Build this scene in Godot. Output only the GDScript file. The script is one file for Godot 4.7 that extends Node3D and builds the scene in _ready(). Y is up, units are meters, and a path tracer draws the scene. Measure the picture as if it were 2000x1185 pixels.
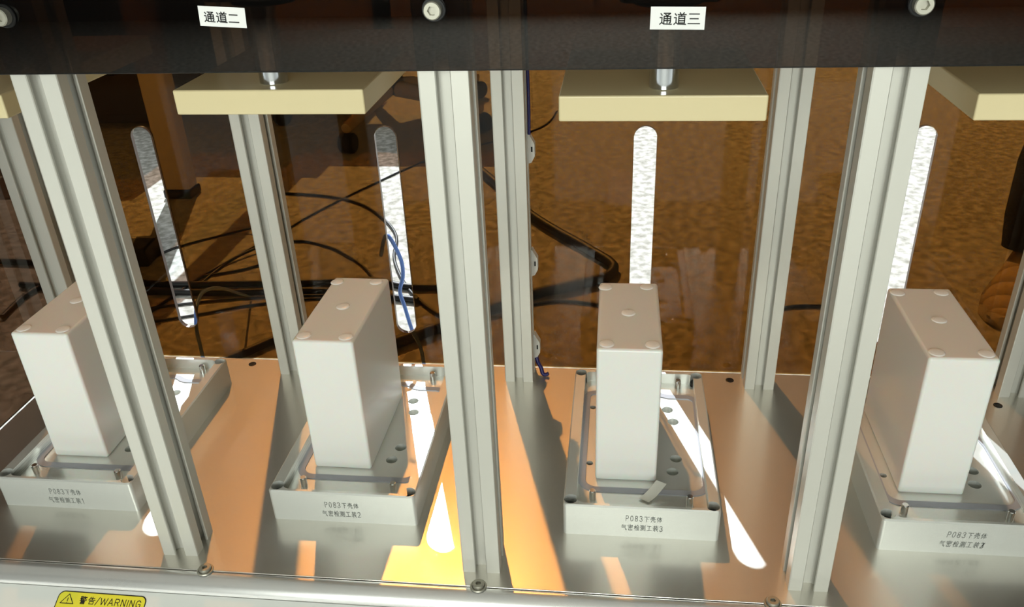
extends Node3D

# The machine stands with the top of its base plate at y = 0, the front faces of its front posts at z = 0, one station every 0.25 m.
const PITCH := 0.25
const POST := 0.03
const BACK := -0.2715          # front faces of the back posts
const PANEL := -0.3017         # inner face of the tinted back panel
const FLOOR := -0.25
const SUN_RUN := Vector3(0.315, -0.94, 1.0)     # daylight that comes straight through the slots
const AMBER_RUN := Vector3(0.285, -1.25, 1.0)   # added amber sun, stands in for daylight through the acrylic

var used := {}
var cache := {}
var mats := {}
var rng := RandomNumberGenerator.new()


# ---------------------------------------------------------------- naming
func numbered(parent: Node, called: String) -> String:
	var key := str(parent.get_instance_id()) + called
	var n: int = used.get(key, 0)
	used[key] = n + 1
	return called if n == 0 else "%s_%03d" % [called, n]


func thing(called: String, label: String, category: String, at := Vector3.ZERO, group := "") -> Node3D:
	var o := Node3D.new()
	o.name = numbered(self, called)
	add_child(o, true)
	o.position = at
	tag(o, label, category, group)
	return o


func tag(o: Node3D, label: String, category: String, group := "") -> Node3D:
	o.set_meta("label", label)
	o.set_meta("category", category)
	if group:
		o.set_meta("group", group)
	return o


func part(parent: Node, called: String, mesh: Mesh, m: Material, at := Vector3.ZERO, basis_ := Basis()) -> MeshInstance3D:
	var o := MeshInstance3D.new()
	o.name = numbered(parent, called)
	o.mesh = mesh
	o.material_override = m
	parent.add_child(o, true)
	o.transform = Transform3D(basis_, at)
	return o


func lone(called: String, label: String, category: String, mesh: Mesh, m: Material, at := Vector3.ZERO, basis_ := Basis(), group := "") -> MeshInstance3D:
	var o := part(self, called, mesh, m, at, basis_)
	tag(o, label, category, group)
	return o


func struct(called: String, mesh: Mesh, m: Material, at := Vector3.ZERO) -> MeshInstance3D:
	var o := part(self, called, mesh, m, at)
	o.set_meta("kind", "structure")
	return o


func copy(source: Node3D, label: String, at: Vector3) -> Node3D:
	var o: Node3D = source.duplicate()
	o.name = numbered(self, source.get_meta("stem"))
	add_child(o, true)
	o.position = at
	o.set_meta("label", label)
	return o


# ---------------------------------------------------------------- materials
func mat(called: String, color: Color, rough := 0.5, metal := 0.0, spec := 0.5) -> StandardMaterial3D:
	if mats.has(called):
		return mats[called]
	var m := StandardMaterial3D.new()
	m.resource_name = called
	m.albedo_color = color
	m.roughness = rough
	m.metallic = metal
	m.metallic_specular = spec
	mats[called] = m
	return m


func noise_tex(seed_: int, freq: float, octaves: int, lo: Color, hi: Color, side := 512, normal := false) -> NoiseTexture2D:
	var n := FastNoiseLite.new()
	n.seed = seed_
	n.noise_type = FastNoiseLite.TYPE_SIMPLEX_SMOOTH
	n.frequency = freq
	n.fractal_octaves = octaves
	var t := NoiseTexture2D.new()
	t.width = side
	t.height = side
	t.seamless = true
	t.noise = n
	if normal:
		t.as_normal_map = true
		t.bump_strength = 6.0
	else:
		var g := Gradient.new()
		g.set_color(0, lo)
		g.set_color(1, hi)
		t.color_ramp = g
	return t


func triplanar(m: StandardMaterial3D, scale: float) -> void:
	m.uv1_triplanar = true
	m.uv1_world_triplanar = true
	m.uv1_scale = Vector3.ONE * scale


func make_materials() -> void:
	var post := mat("anodised_profile", Color(0.775, 0.77, 0.735), 0.42, 0.4)
	post.uv1_scale = Vector3.ONE
	# blasted and anodised aluminium: fine grains, some smooth and some rough
	var grain := noise_tex(11, 0.45, 1, Color(0.10, 0.10, 0.10), Color(0.66, 0.66, 0.66), 256)
	grain.color_ramp.add_point(0.44, Color(0.17, 0.17, 0.17))
	grain.color_ramp.add_point(0.56, Color(0.56, 0.56, 0.56))
	var plate := mat("brushed_plate", Color(0.86, 0.85, 0.82), 1.0, 1.0)
	plate.roughness_texture = grain
	triplanar(plate, 70.0)
	var milled := mat("milled_block", Color(0.90, 0.91, 0.89), 0.85, 0.62)
	milled.roughness_texture = grain
	triplanar(milled, 70.0)
	mat("steel_pin", Color(0.85, 0.85, 0.84), 0.22, 1.0)
	mat("chrome", Color(0.80, 0.81, 0.83), 0.16, 1.0)
	mat("bolt", Color(0.66, 0.65, 0.60), 0.45, 0.8)
	mat("dark_steel", Color(0.12, 0.12, 0.12), 0.35, 0.6)
	var white := mat("white_plastic", Color(0.855, 0.85, 0.83), 0.24, 0.0, 0.45)
	white.subsurf_scatter_enabled = true
	white.subsurf_scatter_strength = 0.35
	mat("cream_plastic", Color(0.82, 0.765, 0.60), 0.2, 0.0, 0.5)
	mat("gasket", Color(0.66, 0.67, 0.70), 0.55, 0.0, 0.3)
	mat("engraving", Color(0.50, 0.51, 0.49), 0.7)
	mat("paper", Color(0.88, 0.88, 0.87), 0.6)
	mat("print", Color(0.10, 0.10, 0.09), 0.6)
	mat("panel_white", Color(0.88, 0.89, 0.87), 0.4)
	mat("yellow", Color(0.90, 0.87, 0.24), 0.45)
	mat("beam", Color(0.90, 0.90, 0.89), 0.26, 0.75)
	mat("tape", Color(0.92, 0.92, 0.88), 0.28)
	mat("black_rubber", Color(0.035, 0.035, 0.038), 0.5)
	mat("black_plastic", Color(0.03, 0.03, 0.033), 0.38)
	mat("blue_tube", Color(0.42, 0.58, 0.90), 0.35)
	mat("navy_tie", Color(0.07, 0.06, 0.32), 0.4)
	mat("clip", Color(0.72, 0.71, 0.68), 0.4)
	mat("beige_metal", Color(0.78, 0.72, 0.62), 0.5)
	mat("dark_wood", Color(0.20, 0.16, 0.14), 0.55)
	mat("trousers", Color(0.03, 0.03, 0.035), 0.85)
	mat("tan_shoe", Color(0.80, 0.70, 0.52), 0.8)
	mat("wall_paint", Color(0.60, 0.59, 0.57), 0.8)
	mat("grey_fabric", Color(0.10, 0.10, 0.11), 0.9)
	var carpet := mat("carpet", Color(1, 1, 1), 0.95, 0.0, 0.2)
	carpet.albedo_texture = noise_tex(3, 0.024, 4, Color(0.57, 0.57, 0.53), Color(0.96, 0.96, 0.95), 1024)
	carpet.heightmap_enabled = true
	carpet.heightmap_texture = noise_tex(5, 0.09, 3, Color.BLACK, Color.WHITE, 1024)
	carpet.heightmap_scale = 0.03
	triplanar(carpet, 1.5)
	# acrylic: tinted by what passes through it; the sheen of its faces comes from thin clear faces
	var amber := mat("amber_tint", Color(0.490, 0.352, 0.185).linear_to_srgb(), 0.0, 0.0, 0.0)
	amber.albedo_color.a = 0.0
	amber.refraction_enabled = true
	amber.refraction_scale = 0.0
	var face := mat("acrylic_face", Color(0.10, 0.05, 0.02, 0.02), 0.04, 0.0, 0.29)
	face.transparency = BaseMaterial3D.TRANSPARENCY_ALPHA
	var smoke := mat("smoked_tint", Color(0.075, 0.042, 0.024).linear_to_srgb(), 0.02, 0.0, 0.25)
	smoke.albedo_color.a = 0.0
	smoke.refraction_enabled = true
	smoke.refraction_scale = 0.045
	var lamp := mat("daylight_pane", Color(0.9, 0.9, 0.9), 0.6)  # glowing pane of the unseen front window
	lamp.emission_enabled = true
	lamp.emission = Color(0.97, 1.0, 0.97)
	lamp.emission_energy_multiplier = 1.5
	var tube := mat("fill_diffuser", Color(0.9, 0.9, 0.9), 0.6)  # glowing face of the added fill strips
	tube.emission_enabled = true
	tube.emission = Color(0.95, 0.98, 1.0)
	tube.emission_energy_multiplier = 2.0


# ---------------------------------------------------------------- meshes
class Shape:
	var v := PackedVector3Array()
	var n := PackedVector3Array()

	func tri(a: Vector3, b: Vector3, c: Vector3, na: Vector3, nb: Vector3, nc: Vector3) -> void:
		var g := (b - a).cross(c - a)
		if g.length_squared() < 1e-22:
			return
		if g.dot(na + nb + nc) > 0.0:   # front faces run clockwise
			v.append_array(PackedVector3Array([a, c, b]))
			n.append_array(PackedVector3Array([na, nc, nb]))
		else:
			v.append_array(PackedVector3Array([a, b, c]))
			n.append_array(PackedVector3Array([na, nb, nc]))

	func quad(a: Vector3, b: Vector3, c: Vector3, d: Vector3, nn: Vector3) -> void:
		tri(a, b, c, nn, nn, nn)
		tri(a, c, d, nn, nn, nn)

	func quadn(a: Vector3, b: Vector3, c: Vector3, d: Vector3, na: Vector3, nb: Vector3, nc: Vector3, nd: Vector3) -> void:
		tri(a, b, c, na, nb, nc)
		tri(a, c, d, na, nc, nd)

	func box(lo: Vector3, hi: Vector3) -> void:
		for ax in 3:
			for s in [0, 1]:
				var nn := Vector3.ZERO
				nn[ax] = 1.0 if s else -1.0
				var p := []
				for q in [[0, 0], [1, 0], [1, 1], [0, 1]]:
					var w := Vector3.ZERO
					w[ax] = hi[ax] if s else lo[ax]
					w[(ax + 1) % 3] = hi[(ax + 1) % 3] if q[0] else lo[(ax + 1) % 3]
					w[(ax + 2) % 3] = hi[(ax + 2) % 3] if q[1] else lo[(ax + 2) % 3]
					p.append(w)
				quad(p[0], p[1], p[2], p[3], nn)

	# box with rounded edges of radius r
	func rbox(c: Vector3, size: Vector3, r: float, seg := 3) -> void:
		var h := size / 2
		var inner := h - Vector3.ONE * r
		for ax in 3:
			var au := (ax + 1) % 3
			var av := (ax + 2) % 3
			var lu := stops(h[au], r, seg)
			var lv := stops(h[av], r, seg)
			for s in [-1.0, 1.0]:
				for i in lu.size() - 1:
					for j in lv.size() - 1:
						var p := []
						var nn := []
						for q in [[i, j], [i + 1, j], [i + 1, j + 1], [i, j + 1]]:
							var w := Vector3.ZERO
							w[ax] = s * h[ax]
							w[au] = lu[q[0]]
							w[av] = lv[q[1]]
							var core := w.clamp(-inner, inner)
							var d := (w - core).normalized()
							p.append(c + core + d * r)
							nn.append(d)
						quadn(p[0], p[1], p[2], p[3], nn[0], nn[1], nn[2], nn[3])

	func stops(h: float, r: float, seg: int) -> Array:
		var out := []
		for k in seg + 1:
			out.append(-h + r - r * tan(PI / 4 * (1.0 - float(k) / seg)))
		for k in seg + 1:
			out.append(h - r + r * tan(PI / 4 * float(k) / seg))
		return out

	# prism of a polygon in the plane of axes (a, b), from lo to hi along axis c
	func prism(poly: PackedVector2Array, a: int, b: int, lo: float, hi: float, smooth := false, caps := true) -> void:
		var c := 3 - a - b
		var count := poly.size()
		var area := 0.0
		for i in count:
			area += poly[i].cross(poly[(i + 1) % count])
		var sign_ := 1.0 if area > 0.0 else -1.0
		var at := func(p: Vector2, t: float) -> Vector3:
			var w := Vector3.ZERO
			w[a] = p.x
			w[b] = p.y
			w[c] = t
			return w
		var edge := []
		for i in count:
			var d := (poly[(i + 1) % count] - poly[i]).normalized()
			edge.append(Vector2(d.y, -d.x) * sign_)
		for i in count:
			var j := (i + 1) % count
			var n0: Vector2 = edge[i]
			var n1: Vector2 = edge[i]
			if smooth:
				if edge[i].dot(edge[(i + count - 1) % count]) > 0.7:
					n0 = (edge[i] + edge[(i + count - 1) % count]).normalized()
				if edge[i].dot(edge[j]) > 0.7:
					n1 = (edge[i] + edge[j]).normalized()
			var a0: Vector3 = at.call(n0, 0.0)
			var a1: Vector3 = at.call(n1, 0.0)
			quadn(at.call(poly[i], lo), at.call(poly[j], lo), at.call(poly[j], hi), at.call(poly[i], hi), a0, a1, a1, a0)
		if caps:
			var tris := Geometry2D.triangulate_polygon(poly)
			for i in range(0, tris.size(), 3):
				for s in [0, 1]:
					var nn := Vector3.ZERO
					nn[c] = 1.0 if s else -1.0
					var t := hi if s else lo
					tri(at.call(poly[tris[i]], t), at.call(poly[tris[i + 1]], t), at.call(poly[tris[i + 2]], t), nn, nn, nn)

	# lathe of (radius, height) points about the y axis
	func lathe(profile: Array, seg := 24, base := Vector3.ZERO, hard := true) -> void:
		for i in profile.size() - 1:
			var p: Vector2 = profile[i]
			var q: Vector2 = profile[i + 1]
			var d := (q - p).normalized()
			var nn := Vector2(d.y, -d.x)
			for k in seg:
				var t0 := TAU * k / seg
				var t1 := TAU * (k + 1) / seg
				var e0 := Vector3(cos(t0), 0, sin(t0))
				var e1 := Vector3(cos(t1), 0, sin(t1))
				var n0 := e0 * nn.x + Vector3.UP * nn.y
				var n1 := e1 * nn.x + Vector3.UP * nn.y
				quadn(base + e0 * p.x + Vector3.UP * p.y, base + e1 * p.x + Vector3.UP * p.y, base + e1 * q.x + Vector3.UP * q.y, base + e0 * q.x + Vector3.UP * q.y, n0, n1, n1, n0)

	# round tube along points; radii may vary
	func tube(points: Array, radii: Array, seg := 10) -> void:
		var count := points.size()
		var rings := []
		var side := Vector3.UP
		for i in count:
			var d: Vector3 = (points[mini(i + 1, count - 1)] - points[maxi(i - 1, 0)]).normalized()
			side = (side - d * side.dot(d))
			if side.length() < 0.05:
				side = Vector3.RIGHT - d * d.x
			side = side.normalized()
			var over := d.cross(side)
			var r: float = radii[mini(i, radii.size() - 1)]
			var ring := []
			for k in seg:
				var t := TAU * k / seg
				var e := side * cos(t) + over * sin(t)
				ring.append([points[i] + e * r, e])
			rings.append(ring)
		for i in count - 1:
			for k in seg:
				var a: Array = rings[i][k]
				var b: Array = rings[i][(k + 1) % seg]
				var c: Array = rings[i + 1][(k + 1) % seg]
				var e: Array = rings[i + 1][k]
				quadn(a[0], b[0], c[0], e[0], a[1], b[1], c[1], e[1])
		for end in [0, count - 1]:
			var d: Vector3 = (points[0] - points[1]).normalized() if end == 0 else (points[count - 1] - points[count - 2]).normalized()
			for k in seg:
				tri(points[end], rings[end][k][0], rings[end][(k + 1) % seg][0], d, d, d)

	func done() -> ArrayMesh:
		var arrays := []
		arrays.resize(Mesh.ARRAY_MAX)
		arrays[Mesh.ARRAY_VERTEX] = v
		arrays[Mesh.ARRAY_NORMAL] = n
		var m := ArrayMesh.new()
		m.add_surface_from_arrays(Mesh.PRIMITIVE_TRIANGLES, arrays)
		return m


func rounded_rect(x0: float, y0: float, x1: float, y1: float, r: float, seg := 6) -> PackedVector2Array:
	var out := PackedVector2Array()
	for q in [[x1 - r, y1 - r, 0.0], [x0 + r, y1 - r, 0.25], [x0 + r, y0 + r, 0.5], [x1 - r, y0 + r, 0.75]]:
		for k in seg + 1:
			var t: float = TAU * (q[2] + 0.25 * k / seg)
			out.append(Vector2(q[0] + r * cos(t), q[1] + r * sin(t)))
	return out


func box_mesh(lo: Vector3, hi: Vector3) -> ArrayMesh:
	var s := Shape.new()
	s.box(lo, hi)
	return s.done()


func rbox_mesh(c: Vector3, size: Vector3, r: float, seg := 3) -> ArrayMesh:
	var s := Shape.new()
	s.rbox(c, size, r, seg)
	return s.done()


func smooth_path(points: Array, step := 8) -> Array:
	var c := Curve3D.new()
	var count := points.size()
	for i in count:
		var t: Vector3 = (points[mini(i + 1, count - 1)] - points[maxi(i - 1, 0)]) / 6.0
		c.add_point(points[i], -t, t)
	var out := []
	for i in count - 1:
		for k in step:
			out.append(c.sample(i, float(k) / step))
	out.append(points[count - 1])
	return out


func cable_mesh(points: Array, r: float, seg := 10) -> ArrayMesh:
	var s := Shape.new()
	s.tube(smooth_path(points), [r], seg)
	return s.done()


# ---------------------------------------------------------------- lettering: strokes in a field of 100 by 100, y down
const WALK := "12,12 23,25;7,41 22,41 22,76 7,90;22,76 36,87 97,89;"
const STROKES := {
	"通": WALK + "36,10 86,10 62,27;48,18 67,31;38,80 38,32 88,32 88,75 79,80;38,48 88,48;38,63 88,63;63,32 63,80",
	"道": WALK + "50,4 56,15;81,4 73,15;34,18 97,18;64,18 60,30;42,80 42,30 87,30 87,80;42,46 87,46;42,63 87,63;42,79 87,79",
	"二": "14,24 86,24;6,84 94,84",
	"三": "12,14 88,14;18,48 82,48;5,84 95,84",
	"下": "6,12 94,12;48,12 48,94;50,36 74,54",
	"壳": "14,14 86,14;50,2 50,28;22,28 78,28;8,56 10,41 90,41 84,54;14,94 30,76 32,57 66,57 66,84 72,91 92,91 92,78",
	"体": "30,6 8,46;22,30 22,94;36,28 96,28;66,6 66,94;64,30 34,72;68,30 96,72;50,74 82,74",
	"气": "28,4 8,36;24,18 88,18;24,36 78,36;10,54 72,54 76,82 92,93 94,77",
	"密": "48,1 53,10;6,28 8,14 92,14 88,27;24,34 15,46;34,26 37,50 72,50 78,41;72,24 26,60;50,24 56,32;82,34 91,45;50,60 50,91;18,70 18,92 82,92 82,70",
	"检": "6,28 40,28;24,4 24,94;24,30 6,64;26,38 40,54;68,4 42,38;68,4 97,38;54,40 84,40;50,52 56,74;68,50 71,72;88,50 78,80;44,88 97,88",
	"测": "8,8 18,20;4,34 14,46;6,92 20,58;30,66 30,10 60,10 60,66;45,22 44,60 26,92;48,70 60,92;74,16 74,72;93,4 93,92 82,86",
	"工": "14,14 86,14;50,14 50,86;5,86 95,86",
	"装": "14,8 24,18;10,42 30,28;34,3 34,44;42,16 96,16;69,2 69,36;48,36 90,36;50,43 52,53;7,54 93,54;46,54 9,80;32,68 32,94 48,86;54,56 94,94;82,62 68,73",
	"警": "6,9 48,9;19,3 19,17;36,3 36,17;18,18 7,34;16,24 47,24 47,47;18,33 34,33 34,44 18,44 18,33;64,3 54,20;60,14 95,14;84,14 57,48;62,22 95,48;6,56 94,56;24,66 76,66;24,76 76,76;24,86 76,86 76,98 24,98 24,86",
	"告": "30,6 14,32;22,22 84,22;52,4 52,43;5,43 95,43;24,60 78,60 78,94 24,94 24,60",
	"P": "14,96 14,6 62,6 82,16 86,30 82,44 62,54 14,54",
	"0": "50,5 22,16 12,50 22,84 50,95 78,84 88,50 78,16 50,5",
	"8": "50,5 24,12 18,27 26,42 50,48 74,42 82,27 76,12 50,5;50,48 20,56 12,72 22,89 50,95 78,89 88,72 80,56 50,48",
	"3": "14,20 28,8 52,5 76,13 82,28 72,42 46,48;46,48 76,54 88,72 78,89 50,95 24,90 10,78",
	"2": "14,26 22,10 50,5 78,13 86,30 74,50 12,94 90,94",
	"1": "26,22 54,5 54,95",
	"A": "6,96 50,5 94,96;22,66 78,66", "W": "2,5 24,95 50,12 76,95 98,5", "R": "14,96 14,6 62,6 84,16 84,42 62,52 14,52;58,52 90,96",
	"N": "14,96 14,6 86,94 86,4", "I": "50,5 50,95", "G": "88,26 72,9 48,5 22,16 10,50 22,84 50,95 88,88 88,56 54,56", "/": "4,104 84,-2",
	"△": "50,4 2,96 98,96 50,4", "!": "50,34 50,66;50,80 50,84",
}


# spots: [glyph, x, y (top left), width, height] in metres; drawn in the xy plane facing +z, lying on it
func lettering(spots: Array, stroke: float, lift := 0.00008, lean := 0.0) -> ArrayMesh:
	var s := Shape.new()
	for g in spots:
		for line in STROKES[g[0]].split(";"):
			var pts := []
			for p in line.split(" "):
				var xy: PackedStringArray = p.split(",")
				var q := Vector2(g[1] + float(xy[0]) / 100.0 * g[3], g[2] - float(xy[1]) / 100.0 * g[4])
				q.x += q.y * lean
				pts.append(q)
			for i in pts.size() - 1:
				var d: Vector2 = (pts[i + 1] - pts[i]).normalized() * stroke / 2
				var o := Vector2(-d.y, d.x)
				var a: Vector2 = pts[i] - d * 0.6
				var b: Vector2 = pts[i + 1] + d * 0.6
				var poly := PackedVector2Array([a - o, b - o, b + o, a + o])
				s.prism(poly, 0, 1, 0.0, lift)
	return s.done()


# ---------------------------------------------------------------- the machine
func post_profile() -> PackedVector2Array:
	# one quarter of the T-slot section, turned four times; x right, y away from the viewer
	var h := POST / 2
	var quarter := [
		Vector2(-0.0042 - 0.0005, -h), Vector2(-0.0042, -h + 0.0006), Vector2(-0.0042, -h + 0.0022), Vector2(-0.0078, -h + 0.0022), Vector2(-0.0078, -h + 0.0045), Vector2(-0.0042, -h + 0.0085),
		Vector2(0.0042, -h + 0.0085), Vector2(0.0078, -h + 0.0045), Vector2(0.0078, -h + 0.0022), Vector2(0.0042, -h + 0.0022), Vector2(0.0042, -h + 0.0006), Vector2(0.0047, -h),
		Vector2(h - 0.0012, -h), Vector2(h - 0.0004, -h + 0.0004),
	]
	var out := PackedVector2Array()
	for k in 4:
		for p in quarter:
			out.append(p.rotated(k * PI / 2))
	return out


func make_posts() -> void:
	var s := Shape.new()
	s.prism(post_profile(), 0, 2, 0.0, 0.52, false, true)
	var body := s.done()
	var m := mat("anodised_profile", Color.WHITE)
	var front := ["front aluminium slotted post at the left, crossing in front of the leftmost white block", "middle front aluminium slotted post, between the two fixtures numbered 2 and 3", "front aluminium slotted post at the right, overlapping the left side of the rightmost white block"]
	var back := ["back aluminium post seen farthest left, behind the leftmost white block and mostly grey in shade", "back aluminium post behind the white block of fixture 2, partly under the left cream plate", "back aluminium post with grey cable clips and a dark blue tie on its right side", "back aluminium post to the right of the slot above fixture 3's white block", "back aluminium post at the right edge, behind the rightmost white block"]
	var names := []
	for k in [-1, 0, 1]:
		names.append([Vector3(k * PITCH, 0, -POST / 2), front[k + 1], "front aluminium posts"])
	for k in [-2, -1, 0, 1, 2]:
		names.append([Vector3(k * PITCH, 0, BACK - POST / 2), back[k + 2], "back aluminium posts"])
	for a in names:
		lone("aluminium_post", a[1], "post", body, m, a[0], Basis(), a[2])


func make_base() -> void:
	var plate := Shape.new()
	plate.rbox(Vector3(0, -0.004, -0.1436), Vector3(1.035, 0.008, 0.3158), 0.0006, 2)
	lone("base_plate", "satin aluminium base plate that carries all the fixtures and posts", "plate", plate.done(), mat("brushed_plate", Color.WHITE))
	var beam := Shape.new()
	var p := PackedVector2Array([Vector2(-0.0085, 0.0148)])
	for q in [[0.0148, -0.0012], [0.0152, -0.0006], [0.0165, -0.0002], [0.019, -0.0006], [0.0215, -0.0016], [0.024, -0.0033], [0.0262, -0.0055], [0.0278, -0.0078], [0.0288, -0.0102], [0.0292, -0.0126], [0.0292, -0.032]]:
		p.append(Vector2(q[1], q[0]))
	p.append(Vector2(-0.032, 0.0148))
	beam.prism(p, 1, 2, -0.52, 0.52, true)
	lone("front_beam", "shiny rounded aluminium beam along the front edge of the base", "beam", beam.done(), mat("beam", Color.WHITE))
	var t := thing("machine_cabinet", "white cabinet with sloping front under the base plate, bearing the yellow warning label", "cabinet", Vector3(0, FLOOR, 0))
	var body := Shape.new()
	var y := -FLOOR
	body.prism(PackedVector2Array([Vector2(y - 0.0088, -0.30), Vector2(y - 0.0088, 0.0146), Vector2(y - 0.034, 0.0146), Vector2(y - 0.034, 0.0294), Vector2(y - 0.0118, 0.0296), Vector2(y - 0.092, 0.187), Vector2(0.02, 0.187), Vector2(0.02, -0.30)]), 1, 2, -0.515, 0.515)
	part(t, "body", body.done(), mat("panel_white", Color.WHITE))
	for q in [[-0.47, 0.15], [0.47, 0.15], [-0.47, -0.26], [0.47, -0.26]]:
		var f := Shape.new()
		f.lathe([Vector2(0, 0), Vector2(0.022, 0), Vector2(0.022, 0.014), Vector2(0.016, 0.02), Vector2(0, 0.02)], 20)
		part(t, "foot", f.done(), mat("black_rubber", Color.WHITE), Vector3(q[0], 0, q[1]))
	var w := thing("warning_label", "yellow black-edged warning label on the white sloping front", "label", Vector3(-0.3025, -0.0118 - sin(deg_to_rad(27.0)) * 0.0215, 0.0296 + cos(deg_to_rad(27.0)) * 0.0215))
	w.rotation.x = -deg_to_rad(90.0 - 27.0)
	w.rotate_object_local(Vector3.FORWARD, 0.008)
	var s := Shape.new()
	s.prism(rounded_rect(-0.0375, -0.018, 0.0375, 0.0186, 0.005), 0, 1, 0.00002, 0.00025)
	part(w, "border", s.done(), mat("print", Color.WHITE))
	s = Shape.new()
	s.prism(rounded_rect(-0.0367, -0.0172, 0.0367, 0.0178, 0.0044), 0, 1, 0.00025, 0.00032)
	part(w, "sticker", s.done(), mat("yellow", Color.WHITE))
	part(w, "triangle_symbol", lettering([["△", -0.0341, 0.0165, 0.0116, 0.0080], ["!", -0.0310, 0.0160, 0.0053, 0.0084]], 0.0006), mat("print", Color.WHITE), Vector3(0, 0, 0.00032))
	var spots := []
	spots.append(["警", -0.0182, 0.0152, 0.0060, 0.0060])
	spots.append(["告", -0.0110, 0.0152, 0.0062, 0.0060])
	var x := -0.0044
	for ch in ["/", "W", "A", "R", "N", "I", "N", "G"]:
		var wide: float = {"W": 0.0058, "I": 0.0012, "/": 0.0032}.get(ch, 0.0045)
		spots.append([ch, x, 0.0150, wide, 0.0058])
		x += wide + 0.0008
	part(w, "lettering", lettering(spots, 0.00062), mat("print", Color.WHITE), Vector3(0, 0, 0.00032))
	# countersunk bolts along the front edge, and the small screws at the back
	var washer := Shape.new()
	washer.lathe([Vector2(0.0064, 0), Vector2(0.0066, 0.0006), Vector2(0.0062, 0.0014), Vector2(0.0052, 0.0014), Vector2(0.0050, 0.0009)], 32)
	var ring := washer.done()
	var head := hex_head(0.0048, 0.0032, 0.0022)
	var words := ["base plate bolt beside the foot of the left front post", "base plate bolt in front of the middle front post", "base plate bolt to the left of the right front post's foot"]
	for k in 3:
		var b := thing("plate_bolt", "round socket-head " + words[k], "bolt", Vector3((k - 1) * 0.222, 0.0, 0.0143), "bolts along the front edge of the base plate")
		part(b, "washer", ring, mat("bolt", Color.WHITE))
		part(b, "head", head, mat("bolt", Color.WHITE), Vector3(0, 0.0006, 0))
		var seat := Shape.new()
		seat.lathe([Vector2(0.0, 0.0007), Vector2(0.0056, 0.0007)], 24)
		part(b, "recess", seat.done(), mat("dark_steel", Color.WHITE))
	var rim := Shape.new()
	rim.lathe([Vector2(0.0, 0.0003), Vector2(0.0028, 0.0003), Vector2(0.0034, 0.0006), Vector2(0.0042, 0.0004), Vector2(0.0043, 0.0)], 20)
	var small := rim.done()
	for a in [[0.2221, -0.287, "small dark screw in the plate left of the back post by fixture 3"], [-0.3045, -0.290, "small dark screw in the plate behind fixture 1's right back corner"], [0.4793, -0.2565, "dark screw hole in the plate beside the rightmost white block"]]:
		lone("plate_screw", a[2], "screw", small, mat("dark_steel", Color.WHITE), Vector3(a[0], 0, a[1]), Basis(), "small screws in the base plate")


func hex_head(r: float, h: float, hex: float) -> ArrayMesh:
	var s := Shape.new()
	s.lathe([Vector2(r, 0), Vector2(r, h - 0.0006), Vector2(r - 0.0006, h), Vector2(hex + 0.0004, h)], 32)
	var seg := 36
	for k in seg:
		var t0 := TAU * k / seg
		var t1 := TAU * (k + 1) / seg
		var edge := func(t: float, y: float) -> Vector3:
			var a := fposmod(t, PI / 3) - PI / 6
			var q := hex * cos(PI / 6) / cos(a)
			return Vector3(cos(t) * q, y, sin(t) * q)
		var o0 := Vector3(cos(t0) * (hex + 0.0004), h, sin(t0) * (hex + 0.0004))
		var o1 := Vector3(cos(t1) * (hex + 0.0004), h, sin(t1) * (hex + 0.0004))
		s.quad(o0, o1, edge.call(t1, h - 0.0002), edge.call(t0, h - 0.0002), Vector3.UP)
		var inw := -Vector3(cos((t0 + t1) / 2), 0, sin((t0 + t1) / 2))
		s.quad(edge.call(t0, h - 0.0002), edge.call(t1, h - 0.0002), edge.call(t1, h * 0.35), edge.call(t0, h * 0.35), inw)
		s.tri(edge.call(t0, h * 0.35), edge.call(t1, h * 0.35), Vector3(0, h * 0.35, 0), Vector3.UP, Vector3.UP, Vector3.UP)
	return s.done()


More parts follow.
